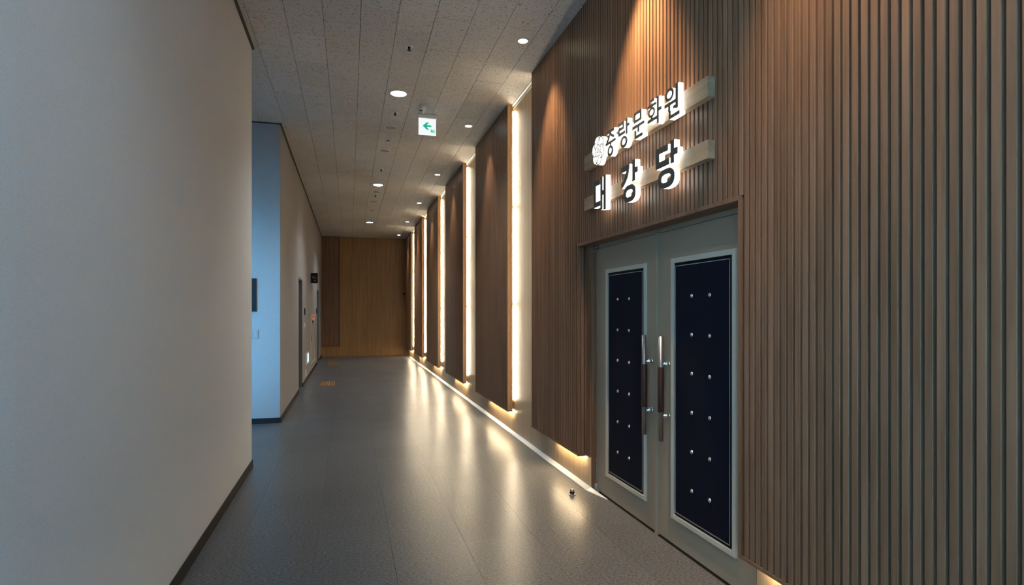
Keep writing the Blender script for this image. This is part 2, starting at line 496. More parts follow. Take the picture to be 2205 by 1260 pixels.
# white cove strip where the right wall meets the floor, running out towards the door
w = MB()
prof = [(XW, 0.0), (XW, 0.022), (XW - 0.010, 0.017), (XW - 0.022, 0.009), (XW - 0.040, 0.003), (XW - 0.048, 0.0)]
w.yprism(prof, 4.318, YE)
end = [(XD - 0.008, 0.0), (XD - 0.008, 0.002), (XD - 0.010, 0.002), (XD - 0.012, 0.0015), (XD - 0.014, 0.001), (XD - 0.016, 0.0)]
n0 = len(prof)
w.add([(x, 4.318, z) for x, z in prof] + [(x, 4.06, z) for x, z in end], [(i, (i + 1) % n0, (i + 1) % n0 + n0, i + n0) for i in range(n0)] + [tuple(range(n0, 2 * n0))])
tag(w.build('trim_4', 'white_trim', smooth=True), 'white cove strip between the oak wall and the floor', 'trim', kind='structure')
w = MB()
edges = [(5.647, PANEL_Y[0])] + [(PANEL_Y[i] + PLEN, PANEL_Y[i + 1]) for i in range(4)]
for k, (a, b_) in enumerate(edges):
    tag(MB().yprism([(XW, H), (XW, H - 0.036), (XW - 0.008, H - 0.036), (XW - 0.012, H - 0.016), (XW - 0.03, H - 0.012), (XW - 0.03, H)], a - 0.05, b_ + 0.05).build('trim_%d' % (5 + k), 'white_trim'),
        'white ceiling moulding in the %s lit gap from the entrance' % ('first', 'second', 'third', 'fourth', 'fifth')[k], 'trim', kind='structure')

# ------------------------------------------------------------------ slatted panels
def slat_pts(y, wd=0.0285, x0=XP, x1=XP + 0.013, c=0.0018):
    return [(x1, y), (x0 + c, y), (x0, y + c), (x0, y + wd - c), (x0 + c, y + wd), (x1, y + wd)]
def slat_mesh(z0, z1, name='slat'):
    return MB().vprism([(x, y) for x, y in slat_pts(0.0)], z0, z1).mesh(name, 'slat')

RAIL = 0.016
# the long panel round the doorway
A0, A1 = -0.30, 5.647
pa = thing('slat_panel', 'long slatted walnut panel surrounding the grey double door', 'wall panel', (XB, (A0 + A1) / 2, 0), 'slatted wall panels')
w = MB()
OY0, OY1, OZ = 2.345, 4.405, 2.000        # outer edge of the doorway trim
w.box(XP + 0.013, XB, A0, OY0, ZP + RAIL, H).box(XP + 0.013, XB, OY1, A1, ZP + RAIL, H).box(XP + 0.013, XB, OY0, OY1, OZ, H)
w.build('backing_board', 'slat_back', pa)
full = slat_mesh(ZP + RAIL, H)
short = slat_mesh(OZ, H)
y = A1 - 0.0285 - 0.006
while y > A0:
    if y + 0.0285 <= OY0 + 0.004 or y >= OY1 - 0.004:
        obj('slat', full, pa, (0, y, 0))
    else:
        obj('slat', short, pa, (0, y, 0))
    y -= PITCH
MB().box(XP - 0.002, XB, A0, OY0, ZP, ZP + RAIL).build('bottom_rail', 'slat', pa)
MB().box(XP - 0.002, XB, OY1, A1, ZP, ZP + RAIL).build('bottom_rail', 'slat', pa)
# doorway trim and slatted reveal
MB().box(XP - 0.004, XP + 0.02, OY1 - 0.022, OY1, ZP, OZ - 0.022).build('doorway_trim', 'slat', pa)
MB().box(XP - 0.004, XP + 0.02, OY0, OY0 + 0.022, ZP, OZ - 0.022).build('doorway_trim', 'slat', pa)
MB().box(XP - 0.004, XP + 0.02, OY0, OY1, OZ - 0.022, OZ).build('doorway_trim', 'slat', pa)
MB().box(XP + 0.02, 1.985, OY0, OY1, OZ - 0.014, OZ - 0.001).build('soffit_board', 'slat_back', pa)
for xa in (XP + 0.034, XP + 0.068, XP + 0.10):
    MB().box(xa, xa + 0.022, OY0 + 0.024, OY1 - 0.024, OZ - 0.020, OZ - 0.014).build('soffit_slat', 'slat', pa)
MB().box(XP + 0.02, XW, OY1 - 0.011, OY1 - 0.001, ZP, OZ - 0.02).build('reveal_board', 'slat_back', pa)
MB().box(XP + 0.02, XW, OY0 + 0.001, OY0 + 0.011, ZP, OZ - 0.02).build('reveal_board', 'slat_back', pa)
for xa in (XP + 0.026, XP + 0.058):
    MB().box(xa, xa + 0.022, OY1 - 0.022, OY1 - 0.011, ZP + 0.02, OZ - 0.022).build('reveal_slat', 'slat', pa)
    MB().box(xa, xa + 0.022, OY0 + 0.011, OY0 + 0.022, ZP + 0.02, OZ - 0.022).build('reveal_slat', 'slat', pa)
MB().box(XP + 0.02, XW, OY1 - 0.022, OY1, ZP, ZP + 0.02).build('reveal_rail', 'slat', pa)
for ya_ in (4.3185, 4.3525):
    MB().box(XW - 0.012, XW - 0.0005, ya_, ya_ + 0.026, ZP + 0.02, OZ - 0.022).build('reveal_slat', 'slat', pa)
MB().box(XW - 0.012, XW - 0.0005, 4.3185, OY1 - 0.022, ZP, ZP + 0.02).build('reveal_rail', 'slat', pa)
MB().box(XW + 0.0005, XD + 0.004, DY1 - 0.010, DY1 - 0.0005, 0.012, OZ - 0.022).build('jamb_board', 'slat', pa)

ordinal = ['first', 'second', 'third', 'fourth', 'last']
proto = None
for k, ya in enumerate(PANEL_Y):
    t = thing('slat_panel', '%s tall slatted panel down the corridor past the double door' % ordinal[k], 'wall panel', (XB, ya, 0), 'slatted wall panels')
    yb = ya + PLEN
    box('backing_board', 'slat_back', XP + 0.013, XP + 0.036, ya + 0.0065, yb, ZP + RAIL, H, t)
    # the lit end: two oak edge boards with a shadow joint between them
    box('edge_board', 'edge', XP, XP + 0.036, ya, ya + 0.006, ZP + RAIL, H, t)
    box('edge_board', 'edge', XP + 0.039, XB, ya, ya + 0.012, ZP + RAIL, H, t)
    box('rear_board', 'slat_back', XP + 0.039, XB, ya + 0.0125, yb, ZP + RAIL, H, t)
    sl = MB()
    yy = ya + 0.008
    while yy + 0.0285 < yb:
        sl.vprism(slat_pts(yy), ZP + RAIL, H)
        yy += PITCH
    tag(sl.build('slats', 'slat', t), kind='stuff')
    box('bottom_rail', 'slat', XP - 0.002, XB, ya, yb, ZP, ZP + RAIL, t)

# ------------------------------------------------------------------ light lines behind the panels
def tube(parent, p0, p1, wd=0.008, mat='led'):
    (x0, y0, z0), (x1, y1, z1) = p0, p1
    a = Vector(p0); b_ = Vector(p1); d = (b_ - a).normalized()
    m = MB()
    lo = [min(a[i], b_[i]) - (0 if abs(d[i]) > 0.5 else wd / 2) for i in range(3)]
    hi = [max(a[i], b_[i]) + (0 if abs(d[i]) > 0.5 else wd / 2) for i in range(3)]
    m.box(lo[0], hi[0], lo[1], hi[1], lo[2], hi[2])
    return m.build('tube', mat, parent)

XT = XB + 0.013
XU = XB - 0.010
TL = 1.122
for k, ya in enumerate(PANEL_Y):
    t = thing('led_light_line', 'warm upright light line behind the near edge of the %s tall panel' % ordinal[k], 'light', (XT, ya + 0.02, 0.385), 'upright light lines')
    z = 0.40
    for s in range(3):
        tube(t, (XT, ya + 0.020, z), (XT, ya + 0.020, z + TL))
        box('socket', 'led_cap', XT - 0.007, XT + 0.007, ya + 0.013, ya + 0.027, z - 0.018, z, t)
        z += TL + 0.03
    box('socket', 'led_cap', XT - 0.007, XT + 0.007, ya + 0.013, ya + 0.027, z - 0.030, z - 0.012, t)
    t2 = thing('led_base_line', 'warm level light line under the %s tall panel' % ordinal[k], 'light', (XT, ya + 0.1, ZP), 'base light lines')
    tube(t2, (XU, ya + 0.015, ZP - 0.0045), (XU, ya + 1.20, ZP - 0.0045), 0.008, 'led_base')
    box('socket', 'led_cap', XU - 0.005, XU + 0.005, ya + 1.20, ya + 1.215, ZP - 0.0095, ZP - 0.0005, t2)
for k, yb in enumerate([A1] + [q + PLEN for q in PANEL_Y[:4]]):
    t = thing('led_light_line', 'warm upright light line fixed to the far edge of the %s' % (['long doorway panel'] + [q + ' tall panel' for q in ordinal])[k], 'light', (XT, yb - 0.03, 0.385), 'upright light lines')
    z = 0.40
    for s_ in range(3):
        tube(t, (XB - 0.012, yb + 0.0045, z), (XB - 0.012, yb + 0.0045, z + TL), 0.008, 'led_far')
        box('socket', 'led_cap', XB - 0.019, XB - 0.005, yb + 0.0005, yb + 0.0085, z - 0.018, z, t)
        z += TL + 0.03
for a, b_, lab in ((4.42, 5.10, 'warm level light line under the long panel beyond the double door'), (1.05, 2.25, 'warm level light line under the long panel on the near side of the double door')):
    t2 = thing('led_base_line', lab, 'light', (XT, a, ZP), 'base light lines')
    tube(t2, (XU, a, ZP - 0.0045), (XU, b_, ZP - 0.0045), 0.008, 'led_base')
    box('socket', 'led_cap', XU - 0.005, XU + 0.005, b_, b_ + 0.015, ZP - 0.0095, ZP - 0.0005, t2)

# ------------------------------------------------------------------ double door
dd = thing('door_1', 'grey double door with navy padded panels and silver buttons', 'door', (XD, 3.33, 0), kind='structure')
LEAF = 0.944
def leaf(ya, yb, py0, py1, hy, cols, hinge_side):
    """one leaf between ya and yb, padded panel between py0 and py1"""
    m = MB()
    m.box(XD, XD + 0.045, ya + 0.002, yb - 0.002, 0.012, 1.948)
    lf = m.build('door_leaf', 'door', dd, bevel=0.002)
    z0, z1, f = 0.172, 1.770, 0.030
    fr = MB()
    def mould(y0, y1, za, zb, fw, xf):
        fr.box(xf, XD + 0.002, y0, y0 + fw, za, zb).box(xf, XD + 0.002, y1 - fw, y1, za, zb).box(xf, XD + 0.002, y0 + fw, y1 - fw, za, za + fw).box(xf, XD + 0.002, y0 + fw, y1 - fw, zb - fw, zb)
    mould(py0, py1, z0, z1, f, XD - 0.012)
    o = fr.build('panel_moulding', 'door_mould', lf, bevel=0.002)
    # padded navy panel with a rounded rim, set in a shadow gap
    y0, y1, za, zb = py0 + f + 0.012, py1 - f - 0.012, z0 + f + 0.012, z1 - f - 0.012
    MB().box(XD - 0.001, XD + 0.001, py0 + f, py1 - f, z0 + f, z1 - f).build('shadow_gap', 'black', lf)
    MB().box(XD - 0.008, XD, y0, y1, za, zb).build('padded_panel', 'navy', lf, bevel=0.004)
    pp = MB()
    pf = 0.004
    for q in ((y0 + 0.006, y0 + 0.006 + pf, za + 0.006, zb - 0.006), (y1 - 0.006 - pf, y1 - 0.006, za + 0.006, zb - 0.006),
              (y0 + 0.006, y1 - 0.006, za + 0.006, za + 0.006 + pf), (y0 + 0.006, y1 - 0.006, zb - 0.006 - pf, zb - 0.006)):
        pp.box(XD - 0.0105, XD - 0.007, *q)
    pp.build('piping', 'piping', lf)
    prof_b = [(0.0135, 0.0), (0.0130, 0.004), (0.0105, 0.008), (0.006, 0.0105), (0.001, 0.0115)]
    bme = MB().lathe(prof_b, 0, 0, 0, 14, 'x', -1).mesh('button', 'silver', True)
    for cy in cols:
        for r in range(6):
            b_ = bpy.data.objects.new('button', bme); C.objects.link(b_)
            b_.parent = lf
            b_.location = (XD - 0.0075, cy, 1.535 - r * 0.2264)
    # pull handle: steel bar with a brown leather grip on two stand-offs
    hx = XD - 0.058
    hd = MB().lathe([(0.0155, 0.640), (0.0155, 1.290)], hx, hy, 0, 18).build('pull_handle', 'steel', dd, smooth=True)
    MB().lathe([(0.0185, 0.820), (0.0195, 0.824), (0.0195, 1.097), (0.0185, 1.101)], hx, hy, 0, 18).build('leather_grip', 'leather', hd, smooth=True)
    for z in (0.797, 1.118):
        MB().lathe([(0.010, -0.002), (0.010, 0.026), (0.015, 0.030), (0.019, 0.038), (0.015, 0.047), (0.010, 0.050), (0.018, 0.052), (0.018, 0.058)], hx, hy, z, 16, 'x').build('stand_off', 'chrome', hd, smooth=True)
    return lf
leaf(3.335, 4.279, 3.468, 4.094, 3.402, (3.886, 3.706), 1)
lr = leaf(2.391, 3.330, 2.535, 3.156, 3.192, (2.929, 2.756), -1)
MB().box(XD - 0.016, XD + 0.01, 3.318, 3.344, 0.0, 1.955).build('meeting_strip', 'door', dd, bevel=0.003)
fr = MB()
fr.box(XD + 0.006, 1.984, 4.283, 4.317, 0, 1.984).box(XD + 0.006, 1.984, 2.346, 2.387, 0, 1.984).box(XD + 0.012, 1.984, 2.387, 4.283, 1.953, 1.984)
fr.build('door_frame', 'door', dd)
MB().box(XD - 0.002, XD + 0.006, 4.290, 4.300, 0.05, ZP).build('frame_bead', 'piping', dd)
for z0, z1 in ((1.925, 1.944), (1.950, 1.966)):
    MB().box(XD - 0.022, XD + 0.02, 4.262, 4.300, z0, z1).build('pivot_hinge', 'steel', dd, bevel=0.003)
MB().lathe([(0.026, 0.0), (0.026, 0.012), (0.018, 0.016), (0.016, 0.05), (0.012, 0.055)], XD - 0.004, 4.288, 0.006, 16).build('floor_pivot', 'steel', dd, smooth=True)
MB().box(XD - 0.022, XD + 0.0, 4.215, 4.288, 0.008, 0.030).build('floor_pivot_arm', 'steel', dd, bevel=0.004)
MB().box(XD - 0.006, XD + 0.05, 2.39, 4.28, 0.0, 0.006).build('threshold', 'black_base', dd)

# ------------------------------------------------------------------ lit sign above the door
XF, XLF = 1.756, 1.7185
XSIDE = XLF + 0.0035     # back of the face plates
def rects(spec, x0, x1):
    """strokes of a letter extruded along x: the bars are merged into one outline, curved strokes are added to it"""
    m = MB()
    bars = [(min(q[1], q[2]), max(q[1], q[2]), min(q[3], q[4]), max(q[3], q[4])) for q in spec if q[0] == 'r']
    ys = sorted({round(v, 5) for q in bars for v in q[:2]}); zs = sorted({round(v, 5) for q in bars for v in q[2:]})
    def on(i, j):
        if not (0 <= i < len(ys) - 1 and 0 <= j < len(zs) - 1): return False
        cy, cz = (ys[i] + ys[i + 1]) / 2, (zs[j] + zs[j + 1]) / 2
        return any(q[0] < cy < q[1] and q[2] < cz < q[3] for q in bars)
    for i in range(len(ys) - 1):
        for j in range(len(zs) - 1):
            if not on(i, j): continue
            ya, yb, za, zb = ys[i], ys[i + 1], zs[j], zs[j + 1]
            m.add([(x0, ya, za), (x0, yb, za), (x0, yb, zb), (x0, ya, zb), (x1, ya, za), (x1, yb, za), (x1, yb, zb), (x1, ya, zb)],
                  [(0, 3, 2, 1), (4, 5, 6, 7)] + ([] if on(i, j - 1) else [(0, 1, 5, 4)]) + ([] if on(i + 1, j) else [(1, 2, 6, 5)])
                  + ([] if on(i, j + 1) else [(2, 3, 7, 6)]) + ([] if on(i - 1, j) else [(3, 0, 4, 7)]))
    for i, q in enumerate(spec):
        e = 0.0004 + 0.0004 * i
        if q[0] == 'p':
            m.prism(q[1], x0 - e, x1)
        elif q[0] == 'o':
            m.ring(q[1], q[2], q[3], q[4], q[5], x0 - e, x1, 40, q[6])
    return m
def letter(parent, spec, label):
    b_ = rects(spec, XSIDE + 0.0035, XF - 0.0005).build('letter', 'letter_lit', parent)
    b_['label'] = label
    rects(spec, XLF, XSIDE).build('face', 'letter_face', b_)
R = lambda a, b_, c, d: ('r', a, b_, c, d)
O = lambda cy, cz, ry, rz, th=0.0165, p=2.0: ('o', cy, cz, ry, rz, th, p)
glyph = {
 'jung': [R(3.671, 3.558, 2.690, 2.670), ('p', [(3.622, 2.672), (3.598, 2.672), (3.640, 2.622), (3.668, 2.608), (3.671, 2.626), (3.648, 2.638)]),
          ('p', [(3.622, 2.666), (3.608, 2.650), (3.585, 2.634), (3.558, 2.622), (3.554, 2.640), (3.580, 2.652), (3.598, 2.664)]),
          R(3.688, 3.533, 2.614, 2.596), R(3.619, 3.601, 2.598, 2.575), O(3.610, 2.546, 0.040, 0.036)],
 'rang': [R(3.492, 3.411, 2.687, 2.669), R(3.430, 3.411, 2.687, 2.636), R(3.492, 3.411, 2.654, 2.636), R(3.492, 3.473, 2.654, 2.603), R(3.492, 3.393, 2.621, 2.603),
          R(3.384, 3.364, 2.692, 2.590), R(3.364, 3.337, 2.655, 2.636), O(3.407, 2.550, 0.043, 0.037)],
 'mun': [R(3.274, 3.180, 2.686, 2.669), R(3.274, 3.180, 2.639, 2.622), R(3.274, 3.256, 2.686, 2.622), R(3.198, 3.180, 2.686, 2.622),
         R(3.294, 3.142, 2.606, 2.588), R(3.226, 3.206, 2.588, 2.556), R(3.263, 3.244, 2.573, 2.521), R(3.263, 3.164, 2.540, 2.521)],
 'hwa': [R(3.066, 3.026, 2.697, 2.682), R(3.102, 3.002, 2.669, 2.653), O(3.052, 2.622, 0.038, 0.030, 0.0145), R(3.061, 3.043, 2.596, 2.578), R(3.102, 2.995, 2.585, 2.567),
         R(2.993, 2.973, 2.693, 2.537), R(2.973, 2.943, 2.624, 2.605)],
 'won': [O(2.856, 2.655, 0.043, 0.036), R(2.908, 2.796, 2.611, 2.593), R(2.868, 2.849, 2.593, 2.562), R(2.818, 2.790, 2.580, 2.563), R(2.794, 2.772, 2.693, 2.557),
         R(2.862, 2.843, 2.561, 2.517), R(2.862, 2.757, 2.536, 2.517)],
 'dae': [R(3.893, 3.780, 2.388, 2.352), R(3.893, 3.856, 2.388, 2.200), R(3.893, 3.780, 2.236, 2.200), R(3.775, 3.743, 2.399, 2.168), R(3.743, 3.721, 2.302, 2.268), R(3.721, 3.688, 2.400, 2.161)],
 'gang': [('p', [(3.446, 2.388), (3.335, 2.388), (3.335, 2.372), (3.345, 2.335), (3.362, 2.302), (3.390, 2.276), (3.425, 2.256), (3.443, 2.250), (3.446, 2.282), (3.420, 2.296), (3.398, 2.315), (3.382, 2.336), (3.374, 2.352), (3.446, 2.352)]),
          R(3.294, 3.261, 2.400, 2.266), R(3.261, 3.226, 2.348, 2.313), O(3.333, 2.199, 0.079, 0.054, 0.031, 2.6)],
 'dang': [R(3.004, 2.872, 2.385, 2.350), R(3.004, 2.968, 2.385, 2.268), R(3.004, 2.860, 2.304, 2.268), R(2.844, 2.811, 2.394, 2.266), R(2.811, 2.776, 2.344, 2.307), O(2.890, 2.196, 0.083, 0.054, 0.031, 2.6)],
}
s1 = thing('lit_sign', 'upper sign, five small lit Korean letters and a flower emblem on an oak bar', 'sign', (XP, 3.35, 2.54), 'signs over the double door')
box('sign_bar', 'bar', XF, XP - 0.0005, 2.552, 4.156, 2.540, 2.647, s1, bevel=0.0015)
for k in ('jung', 'rang', 'mun', 'hwa', 'won'):
    letter(s1, glyph[k], 'dark faced Korean letter with glowing white sides')
s2 = thing('lit_sign', 'lower sign, three large lit Korean letters on an oak bar', 'sign', (XP, 3.35, 2.22), 'signs over the double door')
box('sign_bar', 'bar', XF, XP - 0.0005, 2.552, 4.156, 2.225, 2.321, s2, bevel=0.0015)
for k in ('dae', 'gang', 'dang'):
    letter(s2, glyph[k], 'large dark faced Korean letter with glowing white sides')
# flower emblem: scalloped glowing disc with thin dark petal outlines
ec, ez = 3.816, 2.602
def scallop(sc):
    pts = []
    for i in range(72):
        a = 2 * math.pi * i / 72
        best = 0.0
        for p in range(6):
            pa_ = math.pi / 2 + 0.25 + p * math.pi / 3
            d, r = 0.058, 0.050
            cs = math.cos(a - pa_)
            disc = r * r - d * d * (1 - cs * cs)
            if disc > 0 and cs > 0:
                best = max(best, d * cs + math.sqrt(disc))
        pts.append((ec - math.cos(a) * best * sc, ez + math.sin(a) * best * sc))
    return pts
em = MB().prism(scallop(1.0), XLF + 0.001, XF - 0.0005).build('emblem', 'emblem_lit', s1)
em['label'] = 'glowing white flower emblem with thin dark petal lines'
ol = MB()
def arc(cy, cz, r, a0, a1, th=0.0050, n=14):
    pts_o = [(cy - math.cos(a0 + (a1 - a0) * i / n) * r, cz + math.sin(a0 + (a1 - a0) * i / n) * r) for i in range(n + 1)]
    pts_i = [(cy - math.cos(a0 + (a1 - a0) * i / n) * (r - th), cz + math.sin(a0 + (a1 - a0) * i / n) * (r - th)) for i in range(n + 1)]
    for i in range(n):
        ol.prism([pts_o[i], pts_o[i + 1], pts_i[i + 1], pts_i[i]], XLF, XLF + 0.001)
for p in range(6):
    pa_ = math.pi / 2 + 0.25 + p * math.pi / 3
    arc(ec - math.cos(pa_) * 0.058, ez + math.sin(pa_) * 0.058, 0.050, pa_ - 1.75, pa_ + 2.3)
for p in range(5):
    pa_ = math.pi / 2 + p * math.pi * 0.4
    arc(ec - math.cos(pa_) * 0.026, ez + math.sin(pa_) * 0.026, 0.021, pa_ - 1.5, pa_ + 1.5, 0.0042, 8)
arc(ec, ez, 0.016, 0, 2 * math.pi, 0.004, 14)
ol.build('petal_outline', 'letter_face', em)

# ------------------------------------------------------------------ ceiling lights
def lamp(parent, kind, energy, col, loc, size, blend, rad):
    ld = bpy.data.lights.new(kind, 'SPOT')
    ld.energy = energy; ld.color = col; ld.spot_size = size; ld.spot_blend = blend; ld.shadow_soft_size = rad
    lo = bpy.data.objects.new(kind, ld)
    C.objects.link(lo)
    lo.parent = parent
    lo.location = Vector(loc) - Vector(parent['origin'])
    return lo
dl_y = [6.567, 11.39, 16.2, 1.75]  # the last one is added out of view as fill light
for k, yy in enumerate(dl_y):
    t = thing('round_downlight', ('largest bright round downlight, nearest of the three along the middle of the ceiling', 'middle one of the three round downlights along the middle of the ceiling', 'smallest and farthest of the three round downlights along the middle of the ceiling', 'round downlight overhead, close to the viewpoint and out of view')[k], 'ceiling light', (0.53, yy, H), 'round downlights')
    MB().lathe([(0.098, 0.0), (0.098, 0.004), (0.090, 0.008), (0.086, 0.006), (0.086, 0.0)], 0.53, yy, H, 32, 'z', -1).build('lamp_ring', 'ring', t, smooth=True)
    MB().lathe([(0.086, 0.002), (0.086, 0.0052), (0.05, 0.0062)], 0.53, yy, H, 32, 'z', -1).build('lens', 'lens_cool', t, smooth=True)
    lamp(t, 'downlight_lamp', DOWN * (0.3 if yy < 3 else 1.0), (0.84, 0.93, 1.0), (0.53, yy, H - 0.03), math.radians(130), 0.9, 0.08)
sp = [(0.1, 'warm', 'warm ceiling spot over the near end of the long slatted panel, out of view'), (1.72, 'warm', 'warm ceiling spot washing the slats on the near side of the double door'), (3.25, 'warm', 'warm ceiling spot washing the slats above the lit sign'), (4.99, 'warm', 'warm glaring ceiling spot beyond the sign, nearest spot in view')]  # the first spot is added, unseen, to warm the nearest slats
for k, ya in enumerate(PANEL_Y):
    sp.append((ya + PLEN / 2 - 0.02, 'cool', 'small white ceiling spot in front of the %s tall slatted panel' % ordinal[k]))
for yy, kind, lab in sp:
    xs = 1.512
    t = thing('ceiling_spot', lab, 'ceiling light', (xs, yy, H), 'small spots along the slatted wall')
    MB().lathe([(0.052, 0.0), (0.052, 0.003), (0.046, 0.006), (0.042, 0.004), (0.042, 0.0)], xs, yy, H, 24, 'z', -1).build('lamp_ring', 'ring', t, smooth=True)
    MB().lathe([(0.042, 0.001), (0.042, 0.0034), (0.02, 0.004)], xs, yy, H, 24, 'z', -1).build('lens', 'lens_warm' if kind == 'warm' else 'lens_spot', t, smooth=True)
    lo = lamp(t, 'spot_lamp', SPOT * ({0.1: 1.6, 1.72: 2.6, 3.25: 4.2}.get(yy, 1.7) if kind == 'warm' else 0.8), (1.0, 0.70, 0.40) if kind == 'warm' else (1.0, 0.80, 0.58), (xs, yy, H - 0.02), math.radians(62), 1.0, 0.04)
    lo.rotation_euler = (0, math.radians(-11), 0)

# ------------------------------------------------------------------ ceiling fittings
def sprinkler(x, y, lab):
    t = thing('sprinkler_head', lab, 'sprinkler', (x, y, H), 'ceiling sprinklers')
    MB().lathe([(0.036, 0.0), (0.036, 0.003), (0.026, 0.007), (0.014, 0.006)], x, y, H, 20, 'z', -1).build('escutcheon', 'white', t, smooth=True)
    MB().lathe([(0.014, 0.004), (0.012, 0.02), (0.007, 0.028), (0.007, 0.034), (0.019, 0.036), (0.019, 0.038)], x, y, H, 14, 'z', -1).build('nozzle', 'black', t, smooth=True)
sprinkler(0.531, 5.382, 'sprinkler head on the ceiling before the first round downlight')
sprinkler(0.541, 7.204, 'sprinkler head just beyond the largest round downlight')
sprinkler(0.525, 10.118, 'sprinkler head in front of the middle round downlight')
sprinkler(0.527, 12.4, 'small sprinkler head behind the middle round downlight')
def speaker(x, y, r, lab):
    t = thing('ceiling_speaker', lab, 'speaker', (x, y, H), 'flush ceiling speakers')
    MB().lathe([(r, 0.0), (r, 0.005), (r - 0.008, 0.007), (r - 0.012, 0.003)], x, y, H, 28, 'z', -1).build('rim', 'white', t, smooth=True)
    MB().lathe([(r - 0.012, 0.0), (r - 0.012, 0.004), (r * 0.5, 0.0055)], x, y, H, 28, 'z', -1).build('grille', 'grille', t, smooth=True)
speaker(0.534, 7.817, 0.082, 'round flush ceiling speaker nearer to the lit arrow sign')
speaker(0.523, 8.967, 0.086, 'round flush ceiling speaker midway between first and middle downlights')
speaker(0.53, 13.15, 0.086, 'round ceiling speaker beyond the middle downlight')
speaker(0.53, 14.3, 0.086, 'round ceiling speaker in front of the farthest downlight')
def detector(x, y, lab, r=0.055):
    t = thing('smoke_detector', lab, 'detector', (x, y, H), 'ceiling detectors')
    MB().lathe([(r, 0.0), (r, 0.012), (r * 0.9, 0.016)], x, y, H, 22, 'z', -1).build('mounting_plate', 'white', t, smooth=True)
    MB().lathe([(r * 0.78, 0.016), (r * 0.78, 0.022), (r * 0.7, 0.024), (r * 0.7, 0.030)], x, y, H, 22, 'z', -1).build('sensor_slot', 'black', t, smooth=True)
    MB().lathe([(r * 0.8, 0.030), (r * 0.74, 0.040), (r * 0.4, 0.048), (r * 0.05, 0.050)], x, y, H, 22, 'z', -1).build('dome', 'white', t, smooth=True)
detector(0.53, 12.0, 'white smoke detector dome right behind the middle downlight')
detector(0.528, 8.37, 'small pale ceiling disc between the two nearer speakers', 0.03)
# teardrop sensor in front of the exit sign
t = thing('ceiling_sensor', 'white teardrop motion sensor on the ceiling above the lit arrow sign', 'sensor', (0.85, 6.89, H))
MB().lathe([(0.046, 0.0), (0.046, 0.012), (0.042, 0.016)], 0.85, 6.89, H, 24, 'z', -1).build('mounting_plate', 'white', t, smooth=True)
MB().lathe([(0.040, 0.014), (0.042, 0.03), (0.038, 0.055), (0.028, 0.080), (0.014, 0.096), (0.003, 0.100)], 0.85, 6.89, H, 24, 'z', -1).build('housing', 'white', t, smooth=True)
ln = MB().lathe([(0.012, 0.0), (0.012, 0.004), (0.006, 0.006)], 0, 0, 0, 12, 'z').build('dark_lens', 'black', t, smooth=True)
ln.scale = (0.55, 1.9, 1.2)
ln.location = Vector((0.818, 6.868, H - 0.068)) - Vector(t['origin'])
ln.rotation_euler = (0.3, math.radians(-68), 0.5)

# hanging exit sign with arrow
t = thing('exit_sign', 'lit white hanging sign with a green arrow pointing left', 'sign', (0.93, 7.17, 3.64))
box('housing', 'white', 0.816, 1.045, 7.150, 7.200, 3.846, H - 0.0005, t, bevel=0.004)
pn = box('lit_panel', 'exit_lit', 0.823, 1.038, 7.166, 7.182, 3.640, 3.842, t, bevel=0.003)
def xz(pts, yf=7.1645, yb=7.1662):
    return MB().yprism(pts, yf, yb)
xz([(0.872, 3.752), (0.922, 3.797), (0.954, 3.797), (0.921, 3.763), (0.981, 3.763), (0.981, 3.741), (0.921, 3.741), (0.954, 3.706), (0.922, 3.706)]).build('arrow', 'green', pn)
xz([(0.972, 3.715), (0.983, 3.715), (0.983, 3.668), (0.972, 3.668)]).build('door_symbol', 'green', pn)
xz([(1.008, 3.715), (1.019, 3.715), (1.019, 3.668), (1.008, 3.668)]).build('door_symbol', 'green', pn)
xz([(0.986, 3.712), (0.994, 3.712), (0.999, 3.698), (1.006, 3.696), (1.004, 3.688), (0.998, 3.684), (1.004, 3.668), (0.997, 3.668), (0.990, 3.684), (0.985, 3.696)]).build('figure_symbol', 'green', pn)

# ------------------------------------------------------------------ door stop
t = thing('door_stop', 'small round metal door stop on the floor by the double door', 'door stop', (1.689, 4.238, 0))
MB().lathe([(0.028, 0.0), (0.028, 0.004), (0.024, 0.007)], 1.689, 4.238, 0.0, 24).build('foot_plate', 'steel', t, smooth=True)
MB().lathe([(0.0175, 0.006), (0.0175, 0.030), (0.016, 0.038), (0.011, 0.045), (0.004, 0.048)], 1.689, 4.238, 0.0, 24).build('rubber_body', 'steel', t, smooth=True)
MB().lathe([(0.0185, 0.016), (0.0188, 0.019), (0.0188, 0.025), (0.0185, 0.028)], 1.689, 4.238, 0.0, 24).build('rubber_band', 'black', t, smooth=True)

# ------------------------------------------------------------------ far left wall: doors, cabinet, signs, plates
for k, (a, b_, z) in enumerate(DOORS):
    d = thing('door_%d' % (2 + k), ('dark grey door recessed in the left wall, nearer of the two', 'dark grey door recessed in the left wall next to the end wall')[k], 'door', (XL - 0.1, (a + b_) / 2, 0), kind='structure')
    m = MB()
    m.box(XL - 0.19, XL - 0.002, a + 0.001, a + 0.04, 0.0, z - 0.001).box(XL - 0.19, XL - 0.002, b_ - 0.04, b_ - 0.011, 0.0, z - 0.001).box(XL - 0.19, XL - 0.002, a + 0.04, b_ - 0.04, z - 0.04, z - 0.001)
    m.build('door_frame', 'door_far', d)
    lf = box('door_leaf', 'door_far', XL - 0.16, XL - 0.12, a + 0.04, b_ - 0.04, 0.005, z - 0.04, d)
    MB().lathe([(0.011, 0.0), (0.011, 0.05), (0.02, 0.052), (0.02, 0.07)], XL - 0.12, a + 0.11, 1.0, 12, 'x').build('knob', 'steel', lf, smooth=True)
XS = XL
